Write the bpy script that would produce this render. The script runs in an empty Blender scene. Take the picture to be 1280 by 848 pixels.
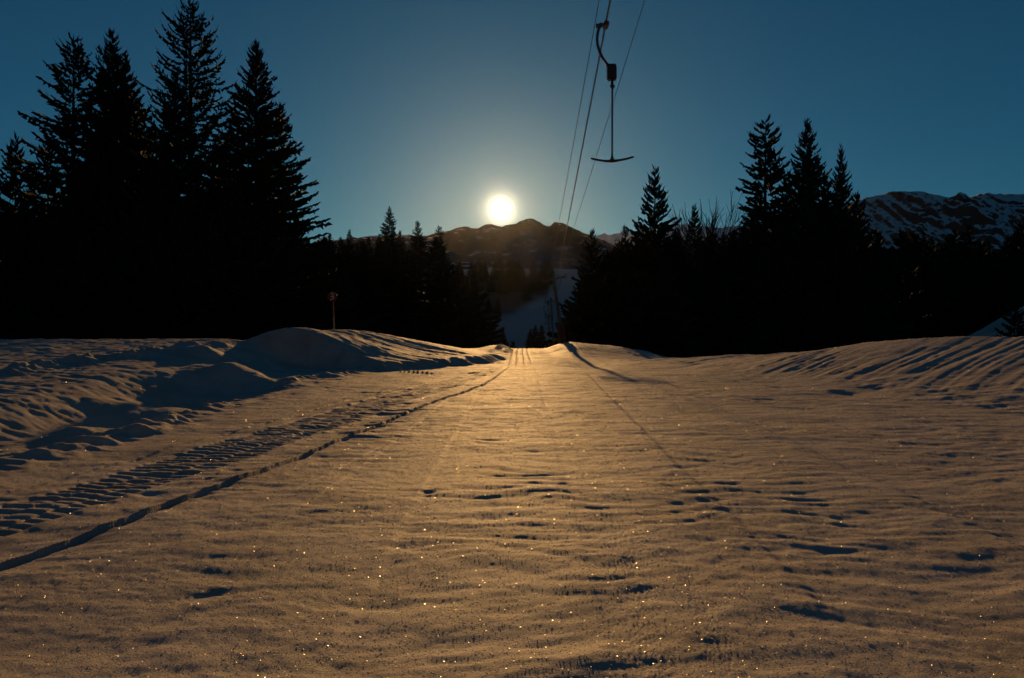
import bpy, math, random
import numpy as np
from mathutils import Vector, Matrix

# ---------------------------------------------------------------- camera, sky, sun, exposure
S = bpy.context.scene
COL = S.collection
R = math.radians
CAM_H = 1.6
F = 995.6                                   # focal length in photo pixels (28 mm on a 36 mm sensor, 1280 px)
cd = bpy.data.cameras.new('camera'); cam = bpy.data.objects.new('camera', cd); COL.objects.link(cam)
cam.location = (0, 0, CAM_H); cam.rotation_euler = (R(90), 0, 0)
cd.lens = 28; cd.sensor_width = 36; cd.clip_start = 0.05; cd.clip_end = 40000
S.camera = cam

SUN_EL, SUN_AZ = 9.25, -0.8                 # degrees; azimuth from +Y, positive to the right
sdir = Vector((math.sin(R(SUN_AZ)) * math.cos(R(SUN_EL)), math.cos(R(SUN_AZ)) * math.cos(R(SUN_EL)), math.sin(R(SUN_EL))))
sl = bpy.data.lights.new('sun', 'SUN'); so = bpy.data.objects.new('sun', sl); COL.objects.link(so)
sl.energy = 5.0; sl.angle = R(0.5); sl.color = (1.0, 0.54, 0.18)
so.rotation_euler = sdir.to_track_quat('Z', 'Y').to_euler(); so.location = (0, 40, 60)

W = bpy.data.worlds.new('World'); S.world = W; W.use_nodes = True
wn, wl = W.node_tree.nodes, W.node_tree.links
wn.clear()
def wnode(t, **kw):
    n = wn.new(t)
    for k, v in kw.items(): setattr(n, k, v)
    return n
def wmath(op, a, b=None):
    n = wnode('ShaderNodeMath', operation=op)
    for i, v in enumerate((a, b)):
        if v is None: continue
        if isinstance(v, (int, float)): n.inputs[i].default_value = v
        else: wl.new(v, n.inputs[i])
    return n.outputs[0]
sky = wnode('ShaderNodeTexSky', sky_type='NISHITA')
sky.sun_disc = False; sky.sun_elevation = R(SUN_EL); sky.sun_rotation = R(SUN_AZ)
sky.altitude = 1400; sky.air_density = 1.0; sky.dust_density = 0.6; sky.ozone_density = 3.0
bg = wnode('ShaderNodeBackground'); bg.inputs['Strength'].default_value = 0.05
hs = wnode('ShaderNodeMix', data_type='RGBA', blend_type='MULTIPLY'); hs.inputs['Factor'].default_value = 1.0; hs.inputs['B'].default_value = (.225, .73, .83, 1)
wl.new(sky.outputs[0], hs.inputs['A']); wl.new(hs.outputs['Result'], bg.inputs['Color'])
# the sun itself and the bright air round it, as a function of the angle from the sun
tc = wnode('ShaderNodeTexCoord')
vd = wnode('ShaderNodeVectorMath', operation='DOT_PRODUCT'); vd.inputs[1].default_value = sdir
nrm = wnode('ShaderNodeVectorMath', operation='NORMALIZE')
wl.new(tc.outputs['Generated'], nrm.inputs[0]); wl.new(nrm.outputs[0], vd.inputs[0])
ang = wmath('MULTIPLY', wmath('ARCCOSINE', wmath('MINIMUM', vd.outputs['Value'], 0.9999999)), 180 / math.pi)
def lobe(width, gain, colour):
    e = wmath('MULTIPLY', wmath('EXPONENT', wmath('MULTIPLY', ang, -1.0 / width)), gain)
    b = wnode('ShaderNodeBackground'); b.inputs['Color'].default_value = (*colour, 1); wl.new(e, b.inputs['Strength'])
    return b.outputs[0]
def add(a, b):
    n = wnode('ShaderNodeAddShader'); wl.new(a, n.inputs[0]); wl.new(b, n.inputs[1]); return n.outputs[0]
disc = wmath('MULTIPLY', wmath('LESS_THAN', ang, 0.45), 60.0)
bd = wnode('ShaderNodeBackground'); bd.inputs['Color'].default_value = (1, 0.92, 0.75, 1); wl.new(disc, bd.inputs['Strength'])
tot = add(bg.outputs[0], bd.outputs[0])
tot = add(tot, lobe(0.44, 10.0, (1.0, 0.82, 0.52)))
tot = add(tot, lobe(3.4, 0.26, (0.84, 0.84, 0.58)))
wo = wnode('ShaderNodeOutputWorld'); wl.new(tot, wo.inputs['Surface'])

S.view_settings.view_transform = 'Standard'; S.view_settings.look = 'None'
S.view_settings.exposure = -0.68; S.view_settings.gamma = 1.0
S.view_settings.use_curve_mapping = False
S.render.engine = 'CYCLES'
S.cycles.max_bounces = 5; S.cycles.diffuse_bounces = 2; S.cycles.glossy_bounces = 2
S.cycles.volume_bounces = 0; S.cycles.use_denoising = True
try: S.cycles.denoiser = 'OPENIMAGEDENOISE'
except Exception: pass

rng = np.random.default_rng(7); random.seed(7)

# ---------------------------------------------------------------- helpers
def tag(o, label=None, cat=None, group=None, kind=None):
    if label: o['label'] = label
    if cat: o['category'] = cat
    if group: o['group'] = group
    if kind: o['kind'] = kind
    return o
def mesh_np(name, verts, faces, mats=(), smooth=False, mat_index=None):
    """verts (n,3); faces: list of (m,k) integer arrays"""
    me = bpy.data.meshes.new(name)
    verts = np.asarray(verts, np.float32)
    if not isinstance(faces, (list, tuple)): faces = [faces]
    faces = [np.asarray(f, np.int32) for f in faces if len(f)]
    me.vertices.add(len(verts)); me.vertices.foreach_set('co', verts.ravel())
    nl = sum(f.size for f in faces); npol = sum(len(f) for f in faces)
    me.loops.add(nl); me.loops.foreach_set('vertex_index', np.concatenate([f.ravel() for f in faces]))
    me.polygons.add(npol)
    tots = np.concatenate([np.full(len(f), f.shape[1], np.int32) for f in faces])
    me.polygons.foreach_set('loop_start', np.concatenate(([0], np.cumsum(tots)[:-1])).astype(np.int32))
    if mat_index is not None: me.polygons.foreach_set('material_index', np.asarray(mat_index, np.int32))
    me.polygons.foreach_set('use_smooth', np.full(npol, smooth))
    for m in mats: me.materials.append(m)
    me.update(calc_edges=True)
    return me
def obj(name, me, parent=None):
    o = bpy.data.objects.new(name, me); COL.objects.link(o)
    if parent is not None: o.parent = parent
    return o
def empty(name, loc=(0, 0, 0), rz=0.0):
    o = bpy.data.objects.new(name, None); COL.objects.link(o)
    o.location = loc; o.rotation_euler = (0, 0, rz); o.empty_display_size = 0.3
    return o
class MB:
    """gathers simple shapes into one mesh"""
    def __init__(s): s.v = []; s.f = []
    def tube(s, pts, rad, n=8, cap=True):
        pts = [Vector(p) for p in pts]
        if isinstance(rad, (int, float)): rad = [rad] * len(pts)
        base = len(s.v); up = None
        for i, p in enumerate(pts):
            d = (pts[min(i + 1, len(pts) - 1)] - pts[max(i - 1, 0)]).normalized()
            if up is None:
                up = Vector((0, 0, 1)) if abs(d.z) < 0.9 else Vector((1, 0, 0))
            a = d.cross(up).normalized(); b = a.cross(d).normalized(); up = b
            for k in range(n):
                t = 2 * math.pi * k / n
                s.v.append(p + (a * math.cos(t) + b * math.sin(t)) * rad[i])
        for i in range(len(pts) - 1):
            for k in range(n):
                k2 = (k + 1) % n
                s.f.append((base + i * n + k, base + i * n + k2, base + (i + 1) * n + k2, base + (i + 1) * n + k))
        if cap:
            s.f.append(tuple(base + k for k in range(n))[::-1])
            s.f.append(tuple(base + (len(pts) - 1) * n + k for k in range(n)))
        return s
    def box(s, c, size, rot=None, bev=0.12):
        """box with chamfered edges"""
        c = Vector(c); hx, hy, hz = (q / 2 for q in size); b = min(hx, hy, hz) * bev * 2
        import bmesh
        bm = bmesh.new(); bmesh.ops.create_cube(bm, size=1)
        for v in bm.verts: v.co = Vector((v.co.x * size[0], v.co.y * size[1], v.co.z * size[2]))
        if bev > 0: bmesh.ops.bevel(bm, geom=bm.edges[:], offset=min(hx, hy, hz) * bev, segments=2, affect='EDGES')
        base = len(s.v)
        bm.verts.index_update()
        for v in bm.verts: s.v.append((rot @ v.co if rot else v.co) + c)
        for f in bm.faces: s.f.append(tuple(base + v.index for v in f.verts))
        bm.free(); return s
    def build(s, name, mat, parent=None, smooth=True):
        me = bpy.data.meshes.new(name); me.from_pydata([tuple(v) for v in s.v], [], s.f)
        me.materials.append(mat)
        if smooth:
            me.polygons.foreach_set('use_smooth', [True] * len(me.polygons))
            try: me.set_sharp_from_angle(angle=R(40))
            except Exception: pass
        return obj(name, me, parent)

# gradient noise
_tab = np.random.default_rng(3).permutation(4096)
_ga = np.random.default_rng(4).uniform(0, 2 * np.pi, 4096)
def noise(x, y, seed=0):
    x = np.asarray(x, np.float64); y = np.asarray(y, np.float64)
    xi = np.floor(x).astype(np.int64); yi = np.floor(y).astype(np.int64)
    fx = x - xi; fy = y - yi
    u = fx * fx * fx * (fx * (fx * 6 - 15) + 10); v = fy * fy * fy * (fy * (fy * 6 - 15) + 10)
    def g(ix, iy, dx, dy):
        h = _tab[(_tab[(ix + seed * 57) & 4095] + iy) & 4095]
        a = _ga[h]
        return np.cos(a) * dx + np.sin(a) * dy
    n00 = g(xi, yi, fx, fy); n10 = g(xi + 1, yi, fx - 1, fy); n01 = g(xi, yi + 1, fx, fy - 1); n11 = g(xi + 1, yi + 1, fx - 1, fy - 1)
    return 1.5 * ((n00 * (1 - u) + n10 * u) * (1 - v) + (n01 * (1 - u) + n11 * u) * v)
def fbm(x, y, oct=4, seed=0, gain=0.5):
    s = 0; a = 1.0
    for i in range(oct):
        s = s + a * noise(x * 2 ** i, y * 2 ** i, seed + i * 5); a *= gain
    return s
def ss(a, b, x):
    t = np.clip((x - a) / (b - a), 0, 1); return t * t * (3 - 2 * t)
def polyd(x, y, pts):
    """distance to a polyline, signed (+ to its left), and the arc length of the nearest point"""
    best = np.full(np.shape(x), 1e9); sgn = np.ones(np.shape(x)); arc = np.zeros(np.shape(x)); acc = 0.0
    for (x0, y0), (x1, y1) in zip(pts[:-1], pts[1:]):
        dx, dy = x1 - x0, y1 - y0; L = math.hypot(dx, dy)
        t = np.clip(((x - x0) * dx + (y - y0) * dy) / (L * L), 0, 1)
        ex = x - (x0 + t * dx); ey = y - (y0 + t * dy); d = np.hypot(ex, ey)
        c = np.sign(dx * ey - dy * ex); m = d < best
        best = np.where(m, d, best); sgn = np.where(m, c, sgn); arc = np.where(m, acc + t * L, arc); acc += L
    return best, sgn, arc
def tps(ctrl):
    c = np.array(ctrl, float); n = len(c)
    def U(r2): return r2 * np.log(np.maximum(r2, 1e-9)) * 0.5
    d2 = (c[:, None, 0] - c[None, :, 0]) ** 2 + (c[:, None, 1] - c[None, :, 1]) ** 2
    A = np.zeros((n + 3, n + 3)); A[:n, :n] = U(d2) + np.eye(n) * 0.5
    A[:n, n] = 1; A[:n, n + 1:] = c[:, :2]; A[n:, :n] = A[:n, n:].T
    w = np.linalg.solve(A, np.concatenate((c[:, 2], np.zeros(3))))
    def ev(x, y):
        r = w[n] + w[n + 1] * x + w[n + 2] * y
        for i in range(n): r = r + w[i] * U((x - c[i, 0]) ** 2 + (y - c[i, 1]) ** 2)
        return r
    return ev

# ---------------------------------------------------------------- the shape of the ground
moundT = tps([(-12.3, 36, 1.45), (-11, 36, 1.96), (-9.2, 36, 2.06), (-6.95, 34.5, .93), (-5.2, 33.5, .6), (-8.86, 42, 2.12),
              (-7.2, 45, 1.8), (-5.55, 46, 1.5), (-3.7, 46, 1.18), (-1.9, 47, .85), (-1.06, 48, .68), (-4.3, 35.5, .62),
              (-2.97, 37.5, .66), (-1.7, 40, .68), (-9, 56, .9), (-4, 57, .4), (0, 60, .3), (-14, 52, 0), (-15, 40, .6), (-8, 39, 1.75), (-5.5, 40, 1.15)])
FRONT = [(-13.4, 41), (-13.3, 37), (-12.3, 35.2), (-9.2, 34.9), (-7, 33.7), (-5.2, 32.6), (-4.4, 34), (-3.0, 36), (-1.7, 38.3), (-.6, 42), (.2, 50), (.2, 62)]
WIND1 = [(-6.3, 8.6), (-6.1, 10.4), (-6.0, 12.7), (-6.7, 17), (-7.5, 23.5), (-7.3, 28), (-5.8, 32)]
WIND2 = [(-15.5, 18), (-14.8, 23), (-14.2, 27), (-13.4, 30), (-12.0, 34.5)]
I = np.interp
def zb(y): return .876 * (np.clip(y, 0, 72) / 72) ** 1.5
def terrain(x, y, detail=True):
    x = np.asarray(x, float); y = np.asarray(y, float)
    base = zb(y)
    t = np.clip((y - 13) / 23, 0, 1)
    zl = 1.6 * t ** 1.25 + np.where(y > 36, -0.05 * (y - 36) - .006 * np.clip(y - 36, 0, 15) ** 2, 0)
    wl = ss(-8.5, -13.0, x)
    z = base * (1 - wl) + zl * wl
    z = z - .70 * ss(-6.4, -7.6, x) * ss(-12.0, -9.6, x) * ss(9, 15, y) * ss(27, 22, y) * (.85 + .3 * noise(x * .6, y * .4, 40))          # hollow behind the windrow
    # mound beside the piste
    m, sg, arc = polyd(x, y, FRONT)
    flute = .28 * noise(arc * 1.15, m * .25, 11) + .14 * noise(arc * 2.6, m * .3, 12)
    msk = ss(-.05, 1.0, m * sg + flute * ss(9, 13, arc))
    groove = .035 * noise((y + .28 * x) * 1.5, x * .09, 21) + .02 * noise((y + .28 * x) * 3.4, x * .12, 22)
    T = moundT(x, y) + groove * ss(-9.5, -8.2, x)
    near = (x > -20) & (x < 3) & (y > 30) & (y < 70)
    z = np.where(near, z + msk * np.maximum(T - z, 0) * ss(68, 58, y), z)
    # small peak where the mound meets the crest
    d = np.hypot((x + .75) / .75, (y - 58) / 5.5); z = z + .48 * np.exp(-d * d) * (1 + .5 * noise(x * 1.5, y * .8, 23))
    d = np.hypot((x + 1.6) / 1.0, (y - 66) / 5.0); z = z + .3 * np.exp(-d * d)
    # right bank
    xf = I(y, [14, 16, 20, 23.5, 29, 34, 40, 46], [11.4, 10.7, 9.6, 8.6, 7.6, 6.6, 5.4, 4.6])
    xc = I(y, [14, 22, 26, 29, 33, 38, 44, 47], [23, 19.2, 17.6, 16.3, 14.6, 13.7, 11.5, 9.0])
    zc = I(y, [6, 14, 20, 26, 29, 31, 33, 35.5, 38, 44, 46, 60], [.6, 1.2, 1.5, 1.66, 1.71, 1.62, 1.45, 1.16, .97, .66, .5, .0])
    s = (x - xf) / (xc - xf)
    hgt = (zc - base) * np.where(s < 1, np.clip(s, 0, 1) ** 1.35, 1) - np.clip(x - xc, 0, 1e9) * .22
    yb = 1 - ss(46, 52, y)
    bank = hgt * ss(10, 17, y + .45 * np.clip(x - 10, 0, 30)) * yb
    uu = y - 1.05 * (x - xf) + .03 * (x - xf) ** 2
    fur = np.clip(.75 + .9 * noise(uu * .35 + 7, x * .3, 35), .15, 1.6) * (.03 * noise(uu * .75, x * .10, 31) + .042 * noise(uu * 1.7, x * .13, 32) + .034 * noise(uu * 3.4, x * .22, 33) + .010 * noise(uu * 7, x * .4, 34))
    bank = bank + fur * ss(.08, .35, s) * ss(1.5, .8, s) * yb * ss(12, 20, y)
    z = np.where(x > 2, z + bank, z)
    # dip beyond it, bank under the pylon
    d = np.hypot((x - 9) / 5, (y - 54) / 6); z = z - .55 * np.exp(-d * d)
    d = np.hypot((x - 4.0) / 1.1, (y - 40) / 4.5); z = z - .18 * np.exp(-d * d)
    zr = I(x, [2.5, 3.4, 4.6, 8, 11.5, 16], [.75, 1.1, 1.3, 1.05, .2, -1.2])
    k = ss(46, 60.5, y) * ss(2.2, 4.0, x + .04 * (y - 60)) * ss(18, 13, x) * ss(74, 64, y)
    z = z * (1 - k) + (zr + .07 * noise((x + .35 * y) * 1.1, y * .12, 37) + .04 * noise((x + .35 * y) * 2.5, y * .2, 38)) * k
    # past the crest the slope falls into the valley; wooded hillsides left and right, open slope across
    a = x / np.maximum(y, 1.0)
    hl = ss(-.045, -.13, a); hr = ss(.082, .17, a)
    yy = np.clip(y - 66, 0, 1e9)
    drop = -np.where(yy < 30, .0042 * yy ** 2, 3.78 + (yy - 30) * .252)
    near_z = z + np.where(np.abs(a) < 40, drop, 0)
    hills = (hl * 34 + hr * 36) * ss(100, 250, y)
    wob = 4 * noise(x / 60, y / 60, 41) + 1.5 * noise(x / 22, y / 22, 42)
    gap = -15 + 76 * ss(230, 830, y) + 50 * ss(750, 1300, y)
    far = np.maximum(gap, -15) + hills * ss(700, 380, y) + wob * ss(110, 190, y)
    kf = ss(82, 150, y)
    side = np.minimum(near_z, 1.7)
    z = np.maximum(near_z, -16) * (1 - kf) + far * kf
    # ground off to the sides drops away behind the field and the bank
    rt = np.clip(x - xc - 1.5, 0, 1e9) * ss(-20, 0, y)
    lf = ss(-24, -34, x) * ss(22, 40, y) * (1 - kf)
    z = z - 2.2 * lf
    z = np.where((x > 2) & (y < 100), np.maximum(z, -4.5 - .02 * y), z)
    z = z - 5.5 * ss(11, 24, x) * ss(44, 60, y) * (1 - kf)
    d = np.hypot((x - 48) / 13, (y - 70) / 9); z = z + (9.4 + .8 * noise(x * .2, y * .2, 39)) * np.exp(-d * d)
    up = np.clip(-y - 6, 0, 260); z = z + .30 * up * ss(0, 40, up) + .25 * np.clip(np.abs(x) - 25, 0, 120) * ss(-4, -60, y)  # unseen hillside added behind the camera to block sky light
    if not detail: return z
    # ------- relief of the snow surface
    wx = x + .35 * noise(x * .5, y * .5, 51); wy = y + .3 * noise(x * .45, y * .6, 52)
    nearw = ss(95, 60, y)
    piste = ss(-6.5, -4.5, x) * ss(10.5, 8, x - .02 * y)
    rough = 1 - piste
    q = .5 + .5 * fbm(x * .22, y * .16, 3, 53)
    z = z + nearw * (.030 * noise(wx * .28, wy * .34, 54) + .012 * noise(wx * .7, wy * 1.0, 55))
    z = z + 1.45 * nearw * piste * (.011 * noise(wx * .5, wy * .9, 62) + np.clip(q * 1.5, 0.4, 1.35) * (.0105 * noise(wx * .9, wy * 1.9, 56) + .0105 * noise(wx * 1.8, wy * 3.3, 57) + .0062 * noise(wx * 3.6, wy * 6.2, 58)) + .0026 * noise(wx * 7, wy * 11, 63) + .0013 * noise(wx * 15, wy * 20, 65))
    z = z + nearw * rough * (.032 * noise(wx * .75, wy * 1.0, 59) + .027 * noise(wx * 1.5, wy * 2.3, 60) + .017 * noise(wx * 3, wy * 4.6, 64) + .008 * noise(wx * 6, wy * 9, 61)) * (1 - .6 * ss(.05, .4, s) * (x > 5))
    # rippled patches in the piste
    for (cx, cy, sx, sy, lam, amp, sk) in ((.12, 8.8, .62, 1.5, .50, .0095, .06), (-1.0, 7.4, .5, 1.2, .44, .006, -.1), (2.35, 8.4, 1.1, 2.0, .36, .0068, -.18),
                                         (3.1, 7.0, 1.2, 1.5, .38, .0068, .2), (2.1, 11.5, .7, 1.0, .42, .0075, 0), (3.9, 10.0, .8, 1.0, .5, .006, .2), (-2.0, 12, 1.0, 4, .6, .004, 0),
                                         (1.6, 22, 5, 7, .9, .005, 0), (-.3, 4.6, 1.3, .8, .36, .004, .1), (2.6, 4.6, 1.3, .8, .4, .004, .2)):
        e = np.exp(-((x - cx) / sx) ** 2 - ((y - cy) / sy) ** 2)
        ph = 2 * np.pi * (y + sk * (x - cx) + .10 * (x - cx) ** 2 + .30 * noise(x * .9, y * .9, 71) + .10 * noise(x * 2.3, y * 2, 70)) / lam
        z = z + amp * e * (np.sin(ph) + .35 * np.sin(2 * ph + .8)) * np.clip(.85 + .8 * noise(x * 1.1, y * .8, 72), .45, 1.5)
    # rippled lanes left by the groomer
    lane = .9 * np.exp(-((x + .1 + .05 * (y - 8)) / .62) ** 2) * ss(4, 5.5, y) * ss(15, 11, y) + .9 * np.exp(-((x - 2.3 - .16 * (y - 8)) / 1.15) ** 2) * ss(4.5, 6, y) * ss(17, 12, y) + .7 * np.exp(-((x + 1.9) / .5) ** 2) * ss(16, 10, y) + .45 * np.exp(-((x - .78) / .22) ** 2) * ss(9, 6, y) + .5 * np.exp(-((x - 1.4 - .03 * y) / 2.5) ** 2) * ss(11, 16, y) * ss(45, 25, y)
    ph = 2 * np.pi * (y + .12 * np.sin(x * 2.2) + .34 * noise(x * .8, y * .7, 110) + .12 * noise(x * 2.2, y * 1.6, 111)) / (.40 + .012 * np.clip(y - 8, 0, 40))
    z = z + lane * piste * np.clip(.65 + .9 * noise(x * 1.2, y * .9, 112), .1, 1.3) * (.0080 + .0004 * np.clip(y - 8, 0, 20)) * (np.sin(ph) + .3 * np.sin(2 * ph + .8) + .35 * noise(x * 3, y * 5, 113))
    z = z + .016 * np.exp(-((x - .45) / .4) ** 2 - ((y - 3.72) / .22) ** 2)
    # pits
    for (cx, cy, rx, ry, dep) in ((-.86, 8.15, .06, .09, .035), (.32, 9.25, .22, .12, .02), (9.0, 21.5, .35, .5, .12), (7.9, 23.5, .5, .6, .05), (10.2, 22.6, .4, .5, .06),
                                  (8.2, 17.5, .5, .35, .03), (6.6, 13.2, .45, .4, .02)):
        d2 = ((x + .3 * rx * noise(x * 3, y * 3, 66) - cx) / rx) ** 2 + ((y + .5 * ry * noise(x * 2.6, y * 3, 67) - cy) / ry) ** 2
        z = z - dep * np.exp(-d2) + .4 * dep * np.exp(-(((x - cx) / rx) ** 2 + ((y - cy - 1.5 * ry) / ry) ** 2))
    # rough granular wheel rut
    rx0 = I(y, [3, 4, 5.5, 7], [.60, .66, .80, .90])
    e = np.exp(-((x - rx0) / .16) ** 2) * ss(9, 5.5, y)
    z = z + e * (-.006 + .003 * noise(x * 9, y * 7, 73) + .0035 * noise(x * 23, y * 23, 74) + .004 * noise(x * 50, y * 50, 79))
    e = np.exp(-((x - rx0 - .38) / .10) ** 2) * ss(6.6, 5.0, y)
    z = z + e * (-.004 + .002 * noise(x * 9, y * 9, 75) + .003 * noise(x * 23, y * 23, 76) + .004 * noise(x * 50, y * 50, 80))
    e = np.exp(-((x + .12) / .06) ** 2) * ss(5.0, 5.6, y) * ss(6.9, 6.3, y); z = z + e * (.003 * noise(x * 10, y * 10, 77) + .004 * noise(x * 23, y * 23, 78))
    # windrows
    for (P, hh, ww, sd) in ((WIND1, .17, .36, 81), (WIND2, .28, .5, 84)):
        d, sg2, ar = polyd(x, y, P)
        d = d * sg2 + .35 * noise(ar * .45, d * .3, sd); am = .55 + .6 * noise(ar * .75, d * .8, sd + 1) + .75 * noise(ar * 2.1 + d * 1.2, d * .5, sd + 2) + .3 * noise(ar * 5, d * 4, sd + 3)
        fade = ss(0.1, 1.2, ar) * ss(0, 1.5, (sum(math.dist(p, q_) for p, q_ in zip(P[:-1], P[1:])) - ar))
        z = z + hh * np.clip(am, .12, 1.5) * np.exp(-(d / ww) ** 2) * fade
    # heaps in front of the mound
    def heap(cx, cy, rx, ry, h, rot=0.0, p=1.25):
        c, s_ = math.cos(rot), math.sin(rot)
        dx = (x - cx) * c + (y - cy) * s_; dy = -(x - cx) * s_ + (y - cy) * c
        dd = np.sqrt((dx / rx) ** 2 + (dy / ry) ** 2 + .012)
        dd = dd + .10 * noise(x * .9, y * .9, 91)
        return h * np.clip(1 - dd, 0, 1) ** p
    z = z + heap(-9.5, 27.0, 1.7, 2.4, .60, .25, 1.15) + heap(-9.5, 20.8, 1.5, 1.8, .34, .1, .8) + heap(-8.9, 16.2, 1.5, 1.6, .26, 0, .9) + heap(-11.8, 30.5, 1.4, 1.6, .5) + heap(-11.2, 15.5, .9, 1.4, .3)
    # tread strip of the groomer
    xr = I(y, [3, 6.3, 8.6, 9.7, 12, 15, 20, 24, 34, 58], [-4.5, -4.05, -3.73, -3.52, -3.3, -2.9, -2.38, -1.62, -.55, .6])
    xl_ = I(y, [3, 7.1, 10.1, 11.8, 14.1, 18.5, 23.7, 28, 36, 58], [-5.0, -4.6, -4.4, -4.24, -3.92, -3.5, -2.85, -2.0, -.9, .3])
    w = (x - xl_ + .12) / np.maximum(xr - xl_ + .12, .1)
    inside = ss(-.04, .03, w) * ss(1.04, .97, w) * ss(52, 30, y)
    wv = np.clip(w + .03 * noise(x * 2, y * 1.2, 92), 0, .999); col_ = np.floor(wv * 3)
    php = (y + .10 * np.sin(col_ * 2.1) + .05 * noise(x * 1.6, y * 1.1, 93)) / .185 + col_ * .37 + wv * .8
    fr = php - np.floor(php)
    barp = ss(.0, .18, fr) * ss(.92, .45, fr)
    edge = np.abs(wv * 3 - col_ - .5); cross = ss(.56, .25, edge)
    rnd = .65 + .8 * noise(col_ * 7.3 + .5, np.floor(php) * .77, 94)
    z = z + inside * (-.020 + .028 * barp * (.5 + .5 * cross) * np.clip(rnd, .7, 1.1) + .0015 * noise(x * 7, y * 9, 97))
    z = z + .014 * np.exp(-((w - 1.07) / .07) ** 2) * ss(40, 25, y) + .010 * np.exp(-((w + .06) / .06) ** 2) * ss(40, 25, y)
    # long single edge cut in the snow, and fainter ones
    def cut(ys, xs, h, wl_, wr, soft, y1=45, sd=0):
        c = I(y, ys, xs); d = x - c + .015 * noise(y * 1.1, y * 0 + .4, 95 + sd) + .004 * noise(x * 9, y * 7, 99 + sd)
        hh = h * (.92 + .15 * noise(y * .8, y * 0 + 3.3, 96 + sd))
        left = np.exp(-np.clip(-d, 0, 9) / wl_); right = np.exp(-np.clip(d, 0, 9) / wr)
        st = ss(-soft, soft, d)
        return hh * (.55 * left * (1 - st) - .45 * right * st) * ss(y1, y1 * .6, y)
    z = z + cut([2, 5.55, 6.3, 7.1, 8, 9.2, 10.8, 13.2, 17.5, 20.2, 25, 40, 58], [-4.0, -3.57, -3.42, -3.28, -3.16, -2.95, -2.8, -2.53, -1.99, -1.6, -.85, .1, .6], .062, .25, .08, .012)
    z = z + cut([5, 7.5, 9.5, 11.5, 15, 20, 26, 34], [-5.4, -5.1, -4.95, -4.75, -4.35, -3.9, -2.9, -1.3], .035, .15, .08, .02, 30, 3)
    z = z + cut([4, 5.2, 6.2, 7.6, 9, 12], [-3.2, -2.9, -2.65, -2.3, -2.15, -1.9], .014, .2, .15, .03, 16, 5)
    for (c0, h0, k0) in ((-.92, .020, 0.0), (.48, .007, .015), (1.75, .018, .04), (-2.1, .014, .03), (3.6, .016, .06)):      # seams between grooming lanes
        z = z + cut([2, 60], [c0, c0 + 58 * k0], h0, .28, .2, .05, 40, int(c0 * 10) + 50)
    for (c0, yy0) in ((.0, 34), (.35, 34), (.75, 36), (1.1, 38)):      # thin ruts near the crest
        e = np.exp(-((x - c0 - .01 * (y - 50)) / .05) ** 2) * ss(yy0, yy0 + 8, y) * ss(80, 70, y); z = z - .05 * e
    return z

# ---------------------------------------------------------------- materials
def mat(name):
    m = bpy.data.materials.new(name); m.use_nodes = True
    nt = m.node_tree; b = nt.nodes['Principled BSDF']
    return m, nt.nodes, nt.links, b
def simple(name, col, rough=.6, metal=0.0, var=.25, scale=8.0, spec=.5):
    m, n, l, b = mat(name)
    t = n.new('ShaderNodeTexNoise'); t.inputs['Scale'].default_value = scale; t.inputs['Detail'].default_value = 5
    co = n.new('ShaderNodeTexCoord'); l.new(co.outputs['Object'], t.inputs['Vector'])
    r = n.new('ShaderNodeValToRGB')
    r.color_ramp.elements[0].position = .3; r.color_ramp.elements[1].position = .7
    r.color_ramp.elements[0].color = (*[c * (1 - var) for c in col], 1); r.color_ramp.elements[1].color = (*[min(1, c * (1 + var)) for c in col], 1)
    l.new(t.outputs['Fac'], r.inputs['Fac']); l.new(r.outputs['Color'], b.inputs['Base Color'])
    b.inputs['Roughness'].default_value = rough; b.inputs['Metallic'].default_value = metal; b.inputs['Specular IOR Level'].default_value = spec
    return m
# snow: granular, with dark litter under the woods; darkens the added rear hillside too
M_snow, n, l, b = mat('snow')
co = n.new('ShaderNodeTexCoord')
def tex(scale, detail=3, rough=.5):
    t = n.new('ShaderNodeTexNoise'); t.inputs['Scale'].default_value = scale; t.inputs['Detail'].default_value = detail; t.inputs['Roughness'].default_value = rough
    l.new(co.outputs['Object'], t.inputs['Vector']); return t
g1, g2, g3 = tex(90, 3, .7), tex(24, 4, .65), tex(.9, 3)
bp1 = n.new('ShaderNodeBump'); bp1.inputs['Strength'].default_value = 1.0; bp1.inputs['Distance'].default_value = .0080
bp2 = n.new('ShaderNodeBump'); bp2.inputs['Strength'].default_value = 1.0; bp2.inputs['Distance'].default_value = .0055
l.new(g1.outputs['Fac'], bp1.inputs['Height']); l.new(g2.outputs['Fac'], bp2.inputs['Height']); l.new(bp2.outputs['Normal'], bp1.inputs['Normal'])
l.new(bp1.outputs['Normal'], b.inputs['Normal'])
cr = n.new('ShaderNodeValToRGB'); cr.color_ramp.elements[0].color = (.43, .38, .32, 1); cr.color_ramp.elements[1].color = (.60, .535, .46, 1)
cr.color_ramp.elements[0].position = .3; cr.color_ramp.elements[1].position = .65
l.new(g3.outputs['Fac'], cr.inputs['Fac'])
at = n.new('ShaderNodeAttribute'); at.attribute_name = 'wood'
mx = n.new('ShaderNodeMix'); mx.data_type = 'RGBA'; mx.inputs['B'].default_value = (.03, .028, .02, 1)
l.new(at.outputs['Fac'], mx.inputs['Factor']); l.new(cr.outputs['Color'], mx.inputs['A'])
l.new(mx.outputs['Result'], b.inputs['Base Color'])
b.inputs['Roughness'].default_value = .7; b.inputs['Specular IOR Level'].default_value = .055

M_crystal, n, l, b = mat('ice_crystal')
b.inputs['Base Color'].default_value = (.45, .43, .42, 1); b.inputs['Roughness'].default_value = .34; b.inputs['Specular IOR Level'].default_value = .7

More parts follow.
